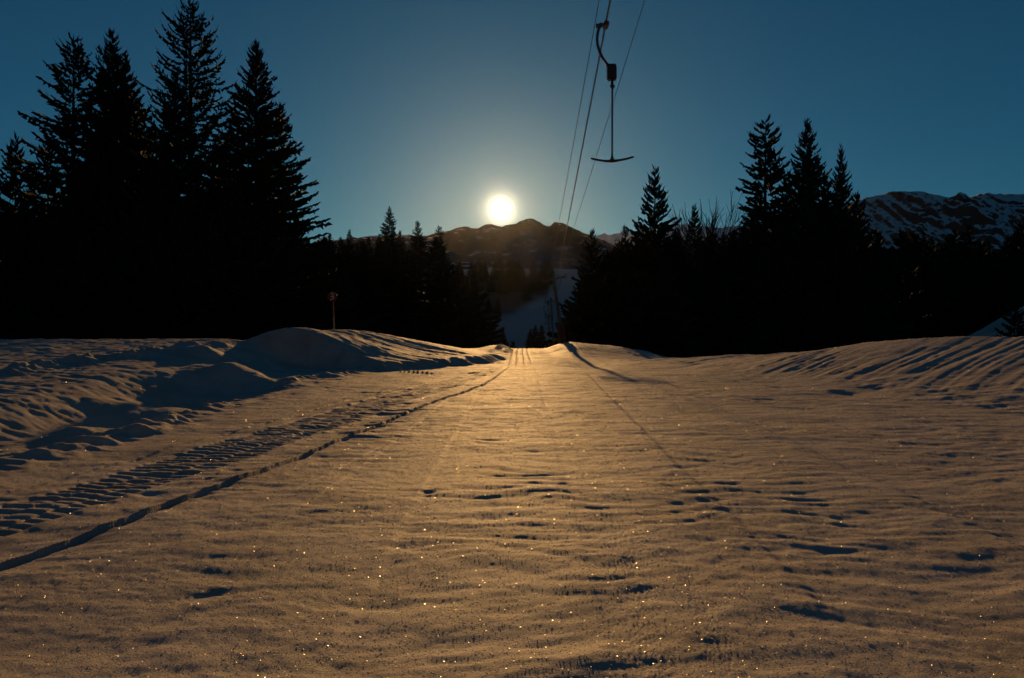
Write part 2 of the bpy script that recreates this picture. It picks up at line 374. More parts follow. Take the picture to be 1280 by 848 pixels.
def foliage(name, c):
    m, n, l, b = mat(name)
    oi = n.new('ShaderNodeObjectInfo'); co = n.new('ShaderNodeTexCoord')
    t = n.new('ShaderNodeTexNoise'); t.inputs['Scale'].default_value = .8; t.inputs['Detail'].default_value = 4
    l.new(co.outputs['Object'], t.inputs['Vector'])
    ad = n.new('ShaderNodeMath'); ad.operation = 'MULTIPLY_ADD'; ad.inputs[1].default_value = .25; l.new(oi.outputs['Random'], ad.inputs[0]); l.new(t.outputs['Fac'], ad.inputs[2])
    r = n.new('ShaderNodeValToRGB'); r.color_ramp.elements[0].position = .35; r.color_ramp.elements[1].position = .9
    r.color_ramp.elements[0].color = (*[q * .7 for q in c], 1); r.color_ramp.elements[1].color = (*[q * 1.35 for q in c], 1)
    l.new(ad.outputs[0], r.inputs['Fac']); l.new(r.outputs['Color'], b.inputs['Base Color'])
    b.inputs['Roughness'].default_value = .85; b.inputs['Specular IOR Level'].default_value = .08
    return m
M_needle = foliage('spruce_needles', (.024, .032, .017))
M_bark = simple('bark', (.06, .045, .033), .9, 0, .35, 6, .1)
M_steel = simple('galvanised_steel', (.10, .10, .105), .45, .6, .25, 12)
M_black = simple('black_plastic', (.02, .02, .022), .45, 0, .25, 20)
M_cable = simple('steel_cable', (.16, .13, .11), .35, .8, .2, 30)
M_wood = simple('lacquered_wood', (.05, .03, .018), .5, 0, .3, 14)
M_red = simple('red_enamel', (.11, .006, .006), .45, 0, .15, 10)
M_white = simple('white_paint', (.7, .7, .68), .5, 0, .06, 10)
M_pole = simple('pale_pole', (.30, .27, .19), .6, 0, .15, 10)
M_pad = simple('red_foam_pad', (.06, .010, .005), .7, 0, .2, 6)
M_hut = simple('weathered_boards', (.11, .075, .05), .8, 0, .35, 3)

# ---------------------------------------------------------------- ground sheet
ang_f = np.linspace(-37.5, 37.5, 1080)
ang_c1 = np.linspace(-180, -37.5, 42)[:-1]; ang_c2 = np.linspace(37.5, 180, 42)[1:-1]
TH = np.radians(np.concatenate((ang_c1, ang_f, ang_c2)))
RR = np.concatenate((np.geomspace(.3, 3.0, 18)[:-1], np.geomspace(3.1, 110, 850)[:-1], np.geomspace(110, 7000, 110)))
rr, th = np.meshgrid(RR, TH, indexing='ij')
gx = rr * np.sin(th); gy = rr * np.cos(th)
gz = np.concatenate([terrain(gx[a_:b_], gy[a_:b_], detail=RR[a_] < 105) for a_, b_ in ((0, 300), (300, 600), (600, 866), (866, len(RR)))])
# wind packing on the piste: the steep faces of the ripples slump to softer slopes
dr = np.diff(RR)[:, None]; sl_ = np.diff(gz, axis=0) / dr
xc_ = np.interp(gy, [2, 5.55, 8, 10.8, 13.2, 17.5, 20.2, 25, 40, 58], [-4.0, -3.57, -3.16, -2.8, -2.53, -1.99, -1.6, -.85, .1, .6])
pm = ss(.12, .4, gx - xc_) * ss(10.5, 8, gx - .02 * gy) * ss(48, 36, gy) * (gy > 0)
soft = np.where(sl_ > .095, .095 + (sl_ - .095) * .46, sl_)
dl = np.concatenate((np.zeros((1, gx.shape[1])), np.cumsum((soft - sl_) * pm[1:] * dr, axis=0)))
cs = np.concatenate((np.zeros((1, gx.shape[1])), np.cumsum(dl, axis=0)))
kk = np.clip((.55 / (RR * .0042)).astype(int), 1, 60); ar_ = np.arange(len(RR))
i0 = np.maximum(ar_ - kk, 0); i1 = np.minimum(ar_ + kk + 1, len(RR))
gz = gz + (dl - (cs[i1] - cs[i0]) / (i1 - i0)[:, None]) * pm
def grid_z(x, y):
    r = np.hypot(x, y); t = np.arctan2(x, y)
    a = np.interp(r, RR, np.arange(len(RR))); b_ = np.interp(t, TH, np.arange(len(TH)))
    i = np.clip(a.astype(int), 0, len(RR) - 2); j = np.clip(b_.astype(int), 0, len(TH) - 2); u = a - i; v = b_ - j
    return (gz[i, j] * (1 - u) + gz[i + 1, j] * u) * (1 - v) + (gz[i, j + 1] * (1 - u) + gz[i + 1, j + 1] * u) * v
nr, nc = gx.shape
verts = np.concatenate((np.stack((gx, gy, gz), -1).reshape(-1, 3), [[0, 0, float(gz[0].mean())]]))
ii, jj = np.meshgrid(np.arange(nr - 1), np.arange(nc), indexing='ij')
j2 = (jj + 1) % nc
q = np.stack((ii * nc + jj, ii * nc + j2, (ii + 1) * nc + j2, (ii + 1) * nc + jj), -1).reshape(-1, 4)[:, ::-1]
jc = np.arange(nc); fan = np.stack((np.full(nc, nr * nc), (jc + 1) % nc, jc), -1)
me = mesh_np('snow_ground', verts, [q, fan], [M_snow], smooth=True)
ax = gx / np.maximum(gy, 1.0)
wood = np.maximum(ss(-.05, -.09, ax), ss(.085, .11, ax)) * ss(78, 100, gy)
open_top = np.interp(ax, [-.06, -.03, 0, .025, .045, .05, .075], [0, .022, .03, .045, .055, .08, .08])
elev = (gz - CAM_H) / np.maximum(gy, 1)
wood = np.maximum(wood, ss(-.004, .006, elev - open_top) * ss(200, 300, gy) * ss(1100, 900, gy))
wood = np.maximum(wood, ss(9, 14, np.abs(gx)) * ss(-8, -18, gy))  # added rear hillside made dark so it blocks fill without bouncing sun
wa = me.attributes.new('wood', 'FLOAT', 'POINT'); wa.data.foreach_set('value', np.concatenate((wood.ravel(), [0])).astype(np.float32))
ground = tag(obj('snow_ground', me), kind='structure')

# frost crystals lying on the snow: small tilted hexagonal plates
def crystals():
    N = 85000
    th_ = np.radians(rng.uniform(-34, 34, N)); r_ = np.exp(rng.uniform(math.log(2.8), math.log(48), N))
    x = r_ * np.sin(th_); y = r_ * np.cos(th_); z = grid_z(x, y)
    size = rng.uniform(.0030, .0064, N) * (.55 + .085 * np.minimum(r_, 16))
    nz = rng.uniform(.35, 1, N); az = rng.uniform(0, 2 * np.pi, N); nh = np.sqrt(1 - nz * nz)
    nv = np.stack((nh * np.cos(az), nh * np.sin(az), nz), -1)
    a = np.cross(nv, [[0, 1, .01]]); a /= np.linalg.norm(a, axis=1, keepdims=True); bb = np.cross(nv, a)
    P = np.stack((x, y, z + .0013 + .00033 * r_ - size * nh), -1)
    vs = np.stack([P + size[:, None] * (a * math.cos(k * math.pi / 2) + bb * math.sin(k * math.pi / 2)) for k in range(4)], 1)
    return mesh_np('frost_crystals', vs.reshape(-1, 3), [np.arange(N * 4).reshape(N, 4)], [M_crystal])
tag(obj('frost_crystals', crystals()), 'tiny glinting frost crystals scattered over the snow', kind='stuff')

# ---------------------------------------------------------------- mountains
def rock_snow(name, rock_bias, tree_line=0.0):
    m, n, l, b = mat(name)
    geo = n.new('ShaderNodeNewGeometry'); sep = n.new('ShaderNodeSeparateXYZ'); l.new(geo.outputs['Normal'], sep.inputs[0])
    co = n.new('ShaderNodeTexCoord')
    t = n.new('ShaderNodeTexNoise'); t.inputs['Scale'].default_value = .035; t.inputs['Detail'].default_value = 10; t.inputs['Roughness'].default_value = .65
    l.new(co.outputs['Object'], t.inputs['Vector'])
    a = n.new('ShaderNodeMath'); a.operation = 'MULTIPLY_ADD'; a.inputs[1].default_value = .9; l.new(t.outputs['Fac'], a.inputs[0]); l.new(sep.outputs['Z'], a.inputs[2])
    r = n.new('ShaderNodeValToRGB'); r.color_ramp.elements[0].position = rock_bias; r.color_ramp.elements[1].position = rock_bias + .06
    s = n.new('ShaderNodeMath'); s.operation = 'MULTIPLY'; s.inputs[1].default_value = .6; l.new(a.outputs[0], s.inputs[0]); l.new(s.outputs[0], r.inputs['Fac'])
    r.color_ramp.elements[0].color = (.022, .024, .028, 1); r.color_ramp.elements[1].color = (.6, .6, .62, 1)
    l.new(r.outputs['Color'], b.inputs['Base Color']); b.inputs['Roughness'].default_value = .8; b.inputs['Specular IOR Level'].default_value = .1
    return m
def ridge(name, Y, prof, depth, foot, mt, label, seed, nx=420, ny=90, rough=1.0):
    """a mountain chain whose crest, Y metres away, runs through the profile (photo px, photo row)"""
    px = np.array([p[0] for p in prof], float); py = np.array([p[1] for p in prof], float)
    xs = (np.linspace(px[0], px[-1], nx) - 640) / F * Y
    zc = CAM_H + (424 - np.interp((xs / Y * F + 640), px, py)) / F * Y + .0011 * Y * fbm(xs / Y * 90, xs * 0 + .37, 4, seed + 3, .6)
    v = np.linspace(-1, .6, ny)                     # -1 foot nearest the camera, 0 crest, >0 far side
    X, V = np.meshgrid(xs, v, indexing='ij'); ZC = zc[:, None]
    YY = Y + V * depth + 0.03 * depth * noise(X / (depth * .3), V * 0 + .3, seed) 
    t = np.abs(V)
    fall = (1 - t) ** 1.25
    rid = 0; am = 1.0; fr = 3.2 / depth
    for o in range(5):
        rid = rid + am * (1 - 2 * np.abs(noise(X * fr + .25 * t * (o % 2), YY * fr * .45, seed + o))); am *= .5; fr *= 2.1
    Z = foot + (ZC - foot) * np.clip(fall, 0, 1) + rough * (ZC - foot) * .13 * rid * np.clip(t * 3.2, 0, 1) * (1 - t) ** .5
    fine = .012 * (ZC - foot) * rough * noise(X / (depth * .012), V * 7, seed + 9)
    Z = Z + fine
    Z = np.where((V < 0), np.minimum(Z, CAM_H + (ZC - CAM_H) * (YY / Y) - .02 * t * (ZC - foot)), Z)
    ids = np.arange(nx * ny).reshape(nx, ny)
    qd = np.stack((ids[:-1, :-1], ids[1:, :-1], ids[1:, 1:], ids[:-1, 1:]), -1).reshape(-1, 4)
    o = obj(name, mesh_np(name, np.stack((X, YY, Z), -1).reshape(-1, 3), [qd], [mt], smooth=True))
    tag(o, label, kind='structure'); return o
M_rockA = rock_snow('rock_and_snow_slopes', .86); M_rockB = rock_snow('snowy_slopes', .715)
ridge('mountain_ridge', 1900, [(-300, 330), (100, 318), (300, 312), (390, 306), (415, 301), (440, 297), (470, 294), (505, 294), (537, 295), (541, 292), (555, 290), (570, 286), (577, 283), (584, 284), (595, 285), (604, 281), (613, 279),
      (628, 282), (645, 279), (652, 275), (659, 273), (666, 274), (672, 277), (680, 281), (685, 283), (690, 282), (692, 278), (697, 277.5), (703, 279), (710, 283), (717, 286), (724, 290), (735, 294), (760, 304), (820, 312), (1000, 320), (1500, 335)],
      760, 60, M_rockA, 'rocky snow streaked mountain ridge with the sun on its crest', 101)
ridge('snowy_mountain', 4300, [(-200, 320), (300, 318), (380, 312), (392, 303), (405, 295), (414, 298), (430, 306), (600, 310), (735, 297), (748, 293), (755, 291.5), (762, 294), (770, 291), (776, 289), (790, 291), (805, 290), (830, 287), (845, 283), (856, 279), (866, 279), (880, 281),
      (900, 284), (950, 280), (1020, 285), (1200, 300)], 1500, 80, M_rockB, 'far snowy mountain chain in the gaps between the spruces', 131)
ridge('snowy_mountain', 3200, [(930, 300), (990, 272), (1040, 256), (1075, 249), (1085, 246), (1100, 243.5), (1112, 240), (1120, 238.5), (1130, 239), (1142, 241), (1152, 244), (1165, 249), (1180, 254.5), (1190, 251), (1205, 246.5), (1215, 245.5), (1225, 241.5), (1235, 240), (1248, 241.5), (1262, 243.5),
      (1290, 243), (1350, 250), (1500, 280)], 1300, 60, M_rockB, 'blue shaded snowy mountain with dark rock ribs at the right edge', 161, rough=1.5)

# ---------------------------------------------------------------- trees
def spruce_mesh(H, Rb, whorls, per, seed, top_gap=1.0, dens=1.0, droop=.30, upturn=.30, low=.02, lace=1.0, tw=.16, taper=.85):
    """trunk mesh and crown mesh of a spruce H metres high with lowest boughs Rb long"""
    rg = np.random.default_rng(seed)
    tb = MB()
    tb.tube([(0, 0, -1.5), (0, 0, 0), (rg.normal(0, .05), rg.normal(0, .05), H * .5), (0, 0, H * .99)], [H * .0125, H * .0115, H * .007, .02], 7, False)
    V = []; T = []
    def tri(p, q, r):
        k = len(V); V.extend((p, q, r)); T.append((k, k + 1, k + 2))
    hs = low + (1 - low) * (np.linspace(0, 1, whorls) ** .92)
    for t in hs:
        if t > .992: continue
        nb = max(3, int(round(per * (1 - .45 * t))))
        L0 = Rb * (1 - t) ** taper + .12
        off = rg.uniform(0, 6.28)
        for k in range(nb):
            if rg.random() > dens: continue
            az = off + 6.2832 * k / nb + rg.normal(0, .25)
            L = L0 * rg.uniform(.62, 1.12)
            if rg.random() < .12: L *= .6
            h = t * H + rg.normal(0, .12)
            el = .75 * t ** 2 - droop * (1 - t) ** .6 + rg.normal(0, .09)
            ca, sa = math.cos(az), math.sin(az)
            n = max(4, int(L / (.36 if H > 12 else .3) / max(.5, 1)))
            prev = None; px_ = np.array((0., 0., h)); e = el
            step = L / n
            for i in range(n + 1):
                s = i / n
                d = np.array((ca * math.cos(e), sa * math.cos(e), math.sin(e)))
                side = np.array((-sa, ca, 0.))
                if i:
                    wbr = .05 * (1 - s) + .015
                    q_ = px_ - d * step
                    tri(q_ + side * wbr, q_ - side * wbr, px_)
                    ltw = (.32 + .42 * math.sin(min(1, s * 1.15) * math.pi * .85)) * min(1.0, L * .42) * lace
                    for sg in (-1, 1):
                        a = rg.uniform(.5, 1.0); l_ = ltw * rg.uniform(.6, 1.25)
                        dr = d * math.cos(a) + side * sg * math.sin(a) + np.array((0, 0, rg.uniform(-.4, .02)))
                        wv = np.array((0, 0, 1.)) * tw * .5 * rg.uniform(.6, 1.3) + d * tw * .45
                        c = px_ + dr * l_ * .4
                        tri(px_, c + wv, px_ + dr * l_); tri(px_, px_ + dr * l_, c - wv)
                    if rg.random() < .85:      # hanging spray
                        l_ = ltw * rg.uniform(.35, .95)
                        dn = np.array((rg.normal(0, .2), rg.normal(0, .2), -1.)) + d * .35
                        tri(px_ - d * tw * .6, px_ + d * tw * .6, px_ + dn * l_)
                px_ = px_ + d * step
                e += (upturn * 1.9 / n) * (1 if s > .35 else .1)
            tri(px_ - d * .1 + side * .06, px_ - d * .1 - side * .06, px_ + d * .32)
    # leader
    for k in range(10):
        az = rg.uniform(0, 6.28); z = H * (1 - .014 * k) + .1
        dr = np.array((math.cos(az) * .5, math.sin(az) * .5, .8)); p = np.array((0, 0, z - .3)); c = np.array((math.cos(az + 1.5), math.sin(az + 1.5), 0)) * .05
        tri(p - c, p + c, p + dr * (.18 + .05 * k))
    p = np.array((0, 0, H - .5)); tri(p + (.05, 0, 0), p - (.05, 0, 0), np.array((0, 0, H + .35)))
    tm = bpy.data.meshes.new('trunk'); tm.from_pydata([tuple(v) for v in tb.v], [], tb.f); tm.materials.append(M_bark)
    cm = mesh_np('crown', np.array(V), [np.array(T)], [M_needle])
    return tm, cm
def join_meshes(name, tm, cm):
    import bmesh
    bm = bmesh.new(); bm.from_mesh(tm); k = len(bm.faces); bm.from_mesh(cm)
    bm.faces.ensure_lookup_table()
    for i, f in enumerate(bm.faces): f.material_index = 0 if i < k else 1
    m = bpy.data.meshes.new(name); bm.to_mesh(m); bm.free(); m.materials.append(M_bark); m.materials.append(M_needle); return m

def ground_z(x, y): return float(terrain(np.array([x]), np.array([y]), detail=y < 90)[0])
def place(px, Y): return ((px - 640) / F * Y, Y)
V_ = {}
V_['lush'] = (40, spruce_mesh(40, 9.6, 84, 9, 1, droop=.28, upturn=.34, lace=1.15, tw=.30, taper=.78))
V_['open'] = (42, spruce_mesh(42, 10.5, 58, 8, 2, droop=.40, upturn=.58, lace=.95, dens=.95, taper=.66, tw=.24))
V_['lush2'] = (38, spruce_mesh(38, 10.2, 80, 9, 3, droop=.2, upturn=.3, lace=1.2, taper=.92, tw=.30))
V_['ragged'] = (40, spruce_mesh(40, 8.6, 66, 7, 4, droop=.25, upturn=.32, lace=1.2, dens=.86, taper=.66, tw=.28))
V_['narrow'] = (30, spruce_mesh(30, 3.6, 66, 8, 5, droop=.3, upturn=.25, lace=1.35, dens=.80, taper=.5, tw=.30))
V_['mid'] = (24, spruce_mesh(24, 6.2, 48, 8, 6, droop=.25, upturn=.3, lace=1.25, tw=.30, taper=.8))
V_['mid2'] = (22, spruce_mesh(22, 5.6, 42, 8, 7, droop=.15, upturn=.3, lace=1.25, tw=.30, dens=.92, taper=.75))
FARV = []
for sd in range(4):
    H_ = 18; tm, cm = spruce_mesh(H_, 5.0, 26, 8, 20 + sd, droop=.25, lace=1.5, tw=.5, taper=.8)
    FARV.append((H_, join_meshes('far_spruce', tm, cm)))
def tree(kind, px, ytop, Y, label, group, wide=1.0, name='spruce_tree', seed=None):
    x, y = place(px, Y); z0 = ground_z(x, y)
    ztop = CAM_H + (424 - ytop) / F * Y; H0, (tm, cm) = V_[kind]
    s = (ztop - z0) / H0
    r = empty(name, (x, y, z0), random.uniform(0, 6.28) if seed is None else seed); r.scale = (s * wide, s * wide, s)
    tag(r, label, 'tree', group)
    t = obj('trunk', tm, r); c = obj('crown', cm, r); return r
G_L = 'tall spruces standing left of the piste'
tree('open', 238, 0, 92, 'tallest spruce of all, its open upper boughs curving up against the sky', G_L, 1.28)
tree('ragged', 92, 45, 91, 'tall ragged spruce with a sparse left side, leftmost of the tall left spruces', G_L, 1.3)
tree('lush', 140, 38, 95, 'slender tipped spruce just right of the ragged leftmost tall one', G_L, 1.05)
tree('lush2', 157, 66, 93, 'slightly lower spruce tucked against the right side of the slender tipped one', G_L, 1.1)
tree('lush', 219, 92, 88, 'dense black spruce standing in front of the tallest open topped one', G_L, .95)
tree('lush2', 320, 50, 90, 'broad full spruce, rightmost of the tall group left of the sun', G_L, 1.25)
tree('ragged', 349, 128, 97, 'ragged spruce half hidden at the right flank of the broad full spruce', G_L, 1.1)
tree('mid', 20, 170, 98, 'small pointed spruce at the far left edge of the picture', G_L, .95)
tree('mid2', 60, 172, 95, 'short spruce below the ragged tall one near the left edge', G_L, .9)
for i, (px, yt, Y, k) in enumerate(((112, 170, 86, 'lush'), (178, 140, 99, 'lush2'), (190, 210, 84, 'mid'), (270, 175, 97, 'lush'), (288, 150, 101, 'ragged'), (245, 200, 85, 'lush2'), (80, 235, 86, 'mid'), (130, 245, 84, 'mid2'), (35, 235, 90, 'mid'), (-25, 190, 92, 'mid'),
                                  (225, 250, 82, 'mid'), (300, 235, 86, 'mid'), (345, 250, 88, 'mid2'), (160, 270, 82, 'mid2'), (265, 268, 82, 'mid2'), (5, 262, 86, 'mid2'), (370, 262, 96, 'mid'), (55, 275, 84, 'mid'), (105, 285, 82, 'mid2'), (200, 290, 80, 'mid'), (325, 300, 84, 'mid2'))):
    tree(k, px, yt, Y, 'dark spruce packed inside the black tree mass left of the piste', 'spruces merged in the left tree mass', 1.0)
G_M = 'spruce tops along the wooded slope left of the sun'
for (px, yt, Y, k, w, lab) in ((412, 291, 200, 'mid2', 1.1, 'small spruce top right beside the left snowy peak'), (437, 287, 205, 'mid', 1.0, 'narrow spruce tip between the snowy peak and the taller forked group'), (426, 296, 195, 'mid2', 1.2, 'low spruce top left of the narrow tip in the treeline'),
                               (461, 296, 215, 'mid2', 1.2, 'low spruce close left of the tall mid slope spruce'), (474, 292, 220, 'mid', 1.0, 'spruce touching the left side of the tall mid slope spruce'), (487, 258, 225, 'mid', 1.05, 'tallest spruce on the slope between the big left group and the sun'),
                               (500, 288, 222, 'mid2', 1.1, 'spruce on the right flank of the tall mid slope spruce'), (522, 276, 235, 'mid2', 1.1, 'airy spruce standing alone halfway between tall mid slope spruce and sun'), (549, 283, 250, 'narrow', 1.2, 'slim spruce nearest the sun, in front of the hazy ridge')):
    tree(k, px, yt, Y, lab, G_M, w)
G_R = 'spruces standing right of the lift line'
for (px, yt, Y, k, w, lab) in ((740, 287, 185, 'mid', 1.0, 'small spruce in front of the ridge just right of the cables'), (781, 281, 180, 'mid2', .8, 'thin spruce left of the lone conical one'), (819, 209, 138, 'mid', 1.0, 'lone conical spruce right of the T-bar, with even drooping boughs'),
                               (868, 256, 150, 'mid', .8, 'small dark spruce left of the bare tree'), (957, 147, 105, 'narrow', 1.25, 'narrow see-through spruce, left one of the three tall right spruces'), (1009, 149, 100, 'lush', .95, 'dense tall spruce, middle of the three on the right'),
                               (1051, 180, 98, 'lush2', .75, 'shorter leaning crowned spruce, right one of the three on the right')):
    tree(k, px, yt, Y, lab, G_R, w)
for (px, yt, Y, k, w) in ((985, 215, 104, 'mid', 1.0), (1030, 215, 96, 'mid', 1.1), (1070, 240, 100, 'mid2', 1.0), (940, 262, 108, 'mid', 1.0), (972, 270, 98, 'mid2', 1.0), (1010, 255, 92, 'mid', 1.0), (1045, 265, 92, 'mid2', 1.1), (915, 290, 112, 'mid', 1.1), (885, 296, 120, 'mid2', 1.1), (845, 285, 132, 'mid2', 1.0), (805, 285, 140, 'mid', 1.0), (830, 300, 125, 'mid', 1.2)):
    tree(k, px, yt, Y, 'dark spruce packed inside the black tree mass right of the piste', 'spruces merged in the right tree mass', w)
tree('mid2', 1268, 372, 48, 'small bushy spruce against the snow hump at the right edge', G_R, 1.4)

# far woods: single-mesh spruces
def far_tree(px, Y, ytop, label, group, w=1.0, hmin=5, hmax=26):
    x, y = place(px, Y); z0 = ground_z(x, y)
    h = CAM_H + (424 - ytop) / F * Y - z0
    h = max(hmin, min(hmax, h)); H0, m = random.choice(FARV)
    o = obj('spruce_tree', m); s = h / H0
    o.location = (x, y, z0); o.rotation_euler = (0, 0, random.uniform(0, 6.28)); o.scale = (s * w, s * w, s)
    return tag(o, label, 'tree', group)
def limit(px): return I(px, [-80, 0, 200, 400, 430, 480, 540, 600, 720, 760, 800, 860, 920, 1000, 1075, 1120, 1150, 1180, 1210, 1240, 1280, 1350], [250, 255, 270, 296, 300, 296, 298, 350, 318, 300, 298, 292, 285, 280, 283, 287, 287, 284, 280, 272, 266, 260])
for i in range(78):
    px = -70 + 665 * (i + random.random()) / 78; Y = random.uniform(105, 265)
    far_tree(px, Y, limit(px) + random.choice((0, 6, 14, 30, 50)) + random.uniform(0, 6), 'dark spruce in the black wooded hillside left of the sun', 'spruces of the left hillside', random.uniform(1.1, 1.5), 6, 30)
for i in range(96):
    px = 722 + 640 * (i + random.random()) / 96; Y = random.uniform(112, 265)
    far_tree(px, Y, limit(px) + random.choice((0, 3, 8, 20, 45)) + random.uniform(0, 5), 'dark spruce in the black wooded hillside right of the piste', 'spruces of the right hillside', random.uniform(1.1, 1.5), 6, 30)
for i in range(46):       # wood on the slope across the valley
    px = 560 + 132 * (i + random.random()) / 46
    lo = I(px, [560, 585, 610, 640, 665, 690], [415, 408, 398, 384, 372, 352])
    Y = 420 + 430 * random.random()
    x, y = place(px, Y); row = 424 - (ground_z(x, y) - CAM_H) * F / Y
    tries = 0
    while row > lo and tries < 30:
        Y += 15; x, y = place(px, Y); row = 424 - (ground_z(x, y) - CAM_H) * F / Y; tries += 1
    far_tree(px, Y, row - random.uniform(16, 30), 'dark spruce in the wood above the snow slope across the valley', 'spruces above the far snow slope', 1.3, 7, 20)
for (px, Y, yt, lab) in ((602, 150, 402, 'small spruce rising left beyond the piste crest against the far snow slope'), (592, 160, 413, 'lower small spruce left of the one beyond the crest'), (632, 165, 424, 'spruce tip just showing over the crest, left of the piste ruts'), (641, 170, 427, 'spruce tip over the crest above the piste ruts'),
                       (663, 175, 427, 'spruce tip over the crest right of the ruts'), (671, 170, 425, 'pointed spruce tip over the crest midway to the pylon'), (684, 160, 426, 'spruce tip over the crest left of the pylon'), (690, 165, 424, 'spruce tip over the crest nearest to the pylon'),
                       (669, 380, 406, 'tiny conical spruce in the middle of the far snow slope'), (677, 385, 406, 'tiny spruce right of the conical one on the far snow slope'), (663, 372, 411, 'low bushy spruce on the far snow slope'),
                       (628, 400, 409, 'tiny spruce beside the hut on the far slope'), (712, 110, 402, 'spruce rising close right of the pylon'), (722, 120, 372, 'spruce right of the pylon standing higher')):
    far_tree(px, Y, yt, lab, 'scattered small spruces beyond the crest', 1.25, 3, 18)
for (px, Y, yt) in ((726, 98, 352), (738, 103, 340), (750, 97, 346), (764, 104, 334), (777, 98, 342), (790, 105, 330), (803, 100, 336), (818, 106, 325), (832, 99, 335)):
    far_tree(px, Y, yt, 'young spruce in the front edge of the wood beyond the pylon bank', 'young spruces at the wood edge', 1.3, 5, 20)

# bare broadleaf tree
def bare_tree(px, ytop, Y):
    x, y = place(px, Y); z0 = ground_z(x, y); Ht = CAM_H + (424 - ytop) / F * Y - z0
    r = empty('bare_tree', (x, y, z0)); tag(r, 'leafless broadleaf tree with a fan of fine upright twigs', 'tree')
    rg = random.Random(5)
    tr = MB(); tr.tube([(0, 0, -1), (0, 0, Ht * .25), (.15, 0, Ht * .55)], [.32, .26, .16], 8); tr.build('trunk', M_bark, r)
    br = MB()
    def grow(p, d, L, rad, lev):
        q_ = p + d * L
        mid = (p + q_) / 2 + Vector((rg.uniform(-1, 1), rg.uniform(-1, 1), rg.uniform(-.3, .6))) * L * .06
        br.tube([p, mid, q_], [rad, rad * .8, rad * .55], 4, False)
        if lev == 0: return
        for k in range(3 if lev > 1 else 4):
            nd = (d + Vector((rg.uniform(-1, 1), rg.uniform(-1, 1), rg.uniform(-.1, .7))) * .55).normalized()
            grow(p + d * L * rg.uniform(.45, 1.0), nd, L * rg.uniform(.5, .78), rad * .64, lev - 1)
    for k in range(17):
        a = rg.uniform(0, 6.28); t = rg.uniform(.25, .55)
        grow(Vector((.15 * t, 0, Ht * t)), Vector((math.cos(a) * .55, math.sin(a) * .55, 1)).normalized(), Ht * .25, .17, 3)
    br.build('branches', M_bark, r)
    r.location.z = z0
bare_tree(897, 250, 128)

# ---------------------------------------------------------------- drag lift
def pylon(base, top, arm_l, arm_r, label, pad=True, r0=.17):
    r = empty('lift_pylon', base); tag(r, label, 'pylon', 'drag lift pylons')
    b0 = Vector(base); t = Vector(top) - b0
    m = MB(); m.tube([(0, 0, -1.0), (0, 0, 0), t * .5, t], [r0 * 1.1, r0, r0 * .85, r0 * .7], 12)
    m.tube([t * .985, t * 1.02], [r0 * .95, r0 * .95], 12); m.build('mast', M_steel, r)
    if pad:
        p = MB(); p.tube([t * .005, t * .3], [r0 * 1.9, r0 * 1.75], 14); p.build('safety_pad', M_pad, r)
    a0, a1 = Vector(arm_l) - b0, Vector(arm_r) - b0
    c = MB(); c.box((a0 + a1) / 2, ((a1 - a0).length, .14, .16), Matrix.Rotation(math.atan2(a1.z - a0.z, a1.x - a0.x) * -1, 3, 'Y')); c.build('crossarm', M_steel, r)
    la = MB()
    for s in (.2, -.2): la.tube([t * .78 + Vector((0, s * .3, 0)), (a0 + a1) / 2 + Vector(((a1 - a0).x * (.33 if s > 0 else -.33), 0, -.05))], .03, 6)
    la.build('arm_brace', M_steel, r)
    for e in (a0, (a0 + a1) / 2 + (a1 - a0) * .16, a1):
        w = MB()
        for dy in (-.34, -.11, .11, .34):
            w.tube([e + Vector((-.035, dy, .16)), e + Vector((.035, dy, .16))], .1, 12)
        w.box(e + Vector((0, 0, .09)), (.05, .95, .06)); w.build('sheave_train', M_black, r)
    return r
def P3(px, py, Y): return Vector(((px - 640) / F * Y, Y, CAM_H + (424 - py) / F * Y))
b1 = P3(703.5, 434, 66); b1.z = ground_z(b1.x, b1.y)
pylon(b1, P3(692, 348, 66), P3(679, 352, 66), P3(707, 346, 66), 'leaning steel drag lift pylon at the edge of the piste crest, nearest of the pylons')
b2 = P3(697, 440, 104); b2.z = ground_z(b2.x, b2.y)
pylon(b2, P3(688.5, 375, 104), P3(681, 378, 104), P3(695, 376, 104), 'second lift pylon, down the slope behind the leaning one', False, .14)
b3 = P3(690, 440, 160); b3.z = ground_z(b3.x, b3.y)
pylon(b3, P3(686, 396, 160), P3(681, 397, 160), P3(691, 396, 160), 'third lift pylon, farthest and lowest down the slope', False, .14)
def cable(pts, label, rad=.016):
    m = MB(); out = []
    for a, b_ in zip(pts[:-1], pts[1:]):
        n = 24; L = (b_ - a).length
        for i in range(n): 
            t = i / n; p = a.lerp(b_, t); p = p - Vector((0, 0, .0006 * L * L / 4 * 4 * t * (1 - t) * .35)); out.append(p)
    out.append(pts[-1]); m.tube(out, rad, 6, True)
    return tag(m.build('lift_cable', M_cable), label, 'cable', 'cables of the drag lift')
c_mid0 = P3(757, 30.5, 20)
s1 = Vector((0, 0, .27))
d_mid = c_mid0 - (P3(697, 347, 66) + s1)
cable([c_mid0 + d_mid * .8, c_mid0, P3(697, 347, 66) + s1, P3(690, 376, 104) + s1, P3(687, 396, 160) + s1], 'thick hauling cable that carries the hanging T-bar', .024)
cl0 = P3(749, 0, 21); cl1 = P3(679, 352, 66) + s1
cl1b = P3(686, 349, 66) + s1
cable([cl0 + (cl0 - cl1b) * .8, cl0, cl1b, P3(681, 378, 104) + s1, P3(681, 397, 160) + s1], 'thin cable left of the T-bar', .011)
cr0 = P3(806, 0, 21); cr1 = P3(699, 345, 66) + s1
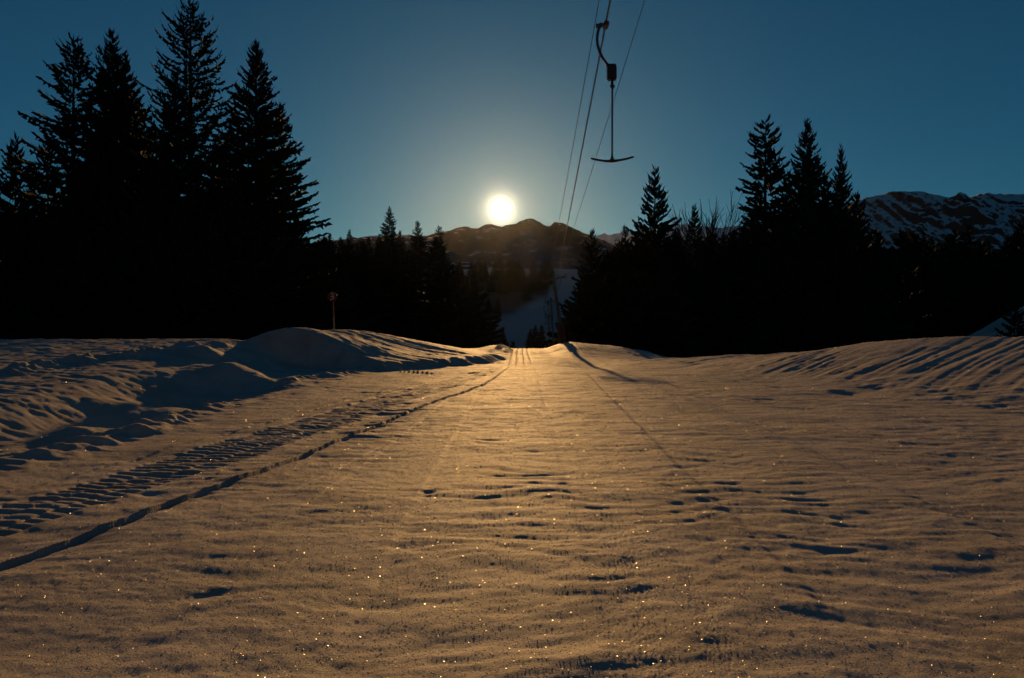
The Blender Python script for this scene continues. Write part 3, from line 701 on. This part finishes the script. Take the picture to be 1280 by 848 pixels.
cable([cr0 + (cr0 - cr1) * .8, cr0, P3(707, 346, 66) + s1 if False else cr1, P3(695, 376, 104) + s1, P3(691, 396, 160) + s1], 'thin cable right of the T-bar', .011)

def tbar(clamp, sc, label, drop=1.0):
    """spring-box T-bar: clamp on the rope, C-shaped arm, drum housing, pole and crossbar (sizes in photo px x sc)"""
    r = empty('tbar_hanger', clamp); tag(r, label, 'ski lift T-bar', 'T-bars hanging from the lift')
    def q(px, py): return Vector(((px - 757) * sc, 0, (31 - py) * sc))
    m = MB(); m.box(q(757.5, 32), (.13, .34, .11), bev=.3); m.tube([q(748, 33), q(757, 31)], .042, 10); m.tube([q(745.2, 33.6), q(748.2, 33)], .06, 10); m.tube([q(750, 29.5), q(753, 34)], .035, 8); m.build('rope_clamp', M_steel, r)
    a = MB(); pts = [q(*p) for p in ((755.5, 31.5), (752.5, 32.2), (749.8, 34.5), (747.8, 39), (746.6, 45), (746.4, 51), (747.3, 58), (749.3, 65), (752.2, 71.5), (755.5, 76.5), (758.5, 80.5), (761.5, 83.5))]
    a.tube(pts, .036, 10); a.build('curved_arm', M_steel, r)
    h = MB(); h.box(q(764.6, 92.2), (11.6 * sc, 11 * sc, 17.5 * sc), bev=.28); h.box(q(763.8, 82.6), (12.2 * sc, 5 * sc, 3.2 * sc), bev=.3); h.box(q(766.2, 84), (7.5 * sc, 8 * sc, 5.5 * sc), bev=.3)
    ho = h.build('spring_box', M_black, r)
    bo = MB()
    for xx in (760.2, 764.5, 768.6): bo.tube([q(xx, 100.6) + Vector((0, -.02, 0)), q(xx, 101.9) + Vector((0, -.02, 0))], .016, 8)
    bo.build('bolt', M_steel, ho)
    k = MB(); k.tube([q(765.1, 100), q(765.2, 106.4)], 1.7 * sc, 10); k.tube([q(765.2, 106), q(765.3, 107.6), q(765.3, 110), q(765.3, 112)], [1.6 * sc, 3.0 * sc, 2.9 * sc, 1.3 * sc], 12); k.build('rope_stop', M_black, r)
    p = MB(); p.tube([q(765.3, 111), q(765.1, 196.5)], 1.15 * sc, 10); p.build('pole', M_wood, r)
    c = MB(); pts = [(738.2, 198.6), (740.5, 199.2), (745, 200.2), (750, 201.2), (756, 202.0), (762, 202.2), (765, 202.2), (769, 201.8), (775, 200.9), (782, 199.6), (788, 197.9), (791.2, 196.9), (792.6, 197.0)]
    c.tube([q(*v) for v in pts], [.6 * sc] + [1.25 * sc] * 2 + [1.35 * sc, 1.4 * sc, 1.75 * sc, 1.9 * sc, 1.75 * sc, 1.4 * sc, 1.3 * sc] + [1.3 * sc] * 2 + [.7 * sc], 10)
    c.tube([q(765.1, 194.5), q(765.1, 198), q(765.1, 201.5)], [1.2 * sc, 1.7 * sc, 4.2 * sc], 10); c.build('crossbar', M_wood, r)
    return r
tbar(c_mid0, 20 / F, 'large T-bar hanging close overhead on its curved arm and spring box')
def on(a, b_, t): return a.lerp(b_, t)
cA, cB = P3(681, 378, 104) + s1, P3(681, 397, 160) + s1
tbar(on(cl1b, P3(681, 378, 104) + s1, .45) - Vector((0, 0, .15)), .020, 'small far T-bar hanging left of the leaning pylon top')
tbar(on(cA, cB, .25) - Vector((0, 0, .1)), .020, 'small far T-bar hanging lower, left beside the leaning mast')

# ---------------------------------------------------------------- piste marker
bs = P3(418.5, 412, 45.5); bs.z = ground_z(bs.x, bs.y)
tp = P3(415.6, 371, 45.5)
mk = empty('piste_marker', bs); tag(mk, 'round red piste marker numbered 2 on a thin pole behind the snow mound', 'sign')
d_ = tp - bs
m = MB(); m.tube([(0, 0, -.3), d_ * .5], .032, 10); m.build('pole', M_pole, mk)
m = MB(); m.tube([d_ * .5, d_ * .97], .034, 10); o = m.build('pole', M_red, mk); o['label'] = 'red upper half of the pole'
m = MB(); m.tube([d_ + Vector((0, -.03, 0)), d_ + Vector((0, -.05, 0))], .285, 32); m.build('disc', M_red, mk)
nm = MB()
def stroke(pts, w=.034):
    for a, b_ in zip(pts[:-1], pts[1:]):
        A = d_ + Vector((a[0], -.056, a[1])); B = d_ + Vector((b_[0], -.056, b_[1])); L = (B - A).length + w * .6
        nm.box((A + B) / 2, (L, .008, w), Matrix.Rotation(-math.atan2(B.z - A.z, B.x - A.x), 3, 'Y'), bev=0)
stroke([(-.075, .15), (-.055, .19), (-.01, .215), (.04, .205), (.075, .165), (.07, .115), (.03, .065), (-.03, .02), (-.08, -.015), (.085, -.015)], .042)
stroke([(-.09, -.19), (-.02, -.145), (.03, -.12), (.09, -.075)], .05)
nm.build('number', M_white, mk, smooth=False)

# ---------------------------------------------------------------- hut on the far slope
hx = P3(616, 416, 400); hz = ground_z(hx.x, hx.y)
hut = empty('wooden_hut', (hx.x, hx.y, hz), .3); tag(hut, 'low dark wooden hut on the snow slope across the valley', 'hut')
m = MB(); m.box((0, 0, 1.4), (7, 5, 3.2), bev=.02); m.build('wall', M_hut, hut, smooth=False)
rf = bpy.data.meshes.new('roof'); rf.from_pydata([(-4, -3.2, 2.7), (4, -3.2, 2.7), (4, 3.2, 2.7), (-4, 3.2, 2.7), (-4, 0, 4.8), (4, 0, 4.8), (-4, -3.2, 2.95), (4, -3.2, 2.95), (4, 3.2, 2.95), (-4, 3.2, 2.95), (-4, 0, 5.05), (4, 0, 5.05)],
    [], [(0, 1, 5, 4), (2, 3, 4, 5), (6, 10, 11, 7), (8, 11, 10, 9), (0, 6, 7, 1), (2, 8, 9, 3), (0, 4, 10, 6), (4, 3, 9, 10), (1, 7, 11, 5), (5, 11, 8, 2)]); rf.materials.append(M_hut); obj('roof', rf, hut)
m = MB(); m.box((-1.2, -2.53, 1.0), (1.0, .08, 2.0), bev=.05); m.build('door', M_wood, hut)

# ---------------------------------------------------------------- haze
if True:
    hb = MB(); x0, x1, y0, y1, z0, z1 = -7500, 7500, -7500, 7500, -60, 690
    me = bpy.data.meshes.new('haze'); me.from_pydata([(x, y, z) for z in (z0, z1) for y in (y0, y1) for x in (x0, x1)], [], [(0, 2, 3, 1), (4, 5, 7, 6), (0, 1, 5, 4), (2, 6, 7, 3), (0, 4, 6, 2), (1, 3, 7, 5)])
    M_h = bpy.data.materials.new('haze'); M_h.use_nodes = True; nt = M_h.node_tree
    nt.nodes.remove(nt.nodes['Principled BSDF'])
    pv = nt.nodes.new('ShaderNodeVolumePrincipled'); pv.inputs['Color'].default_value = (.8, .88, 1, 1); pv.inputs['Density'].default_value = 2.5e-6; pv.inputs['Anisotropy'].default_value = .88
    nt.links.new(pv.outputs[0], nt.nodes['Material Output'].inputs['Volume']); me.materials.append(M_h)
    hz_ = obj('haze', me); tag(hz_, kind='stuff')
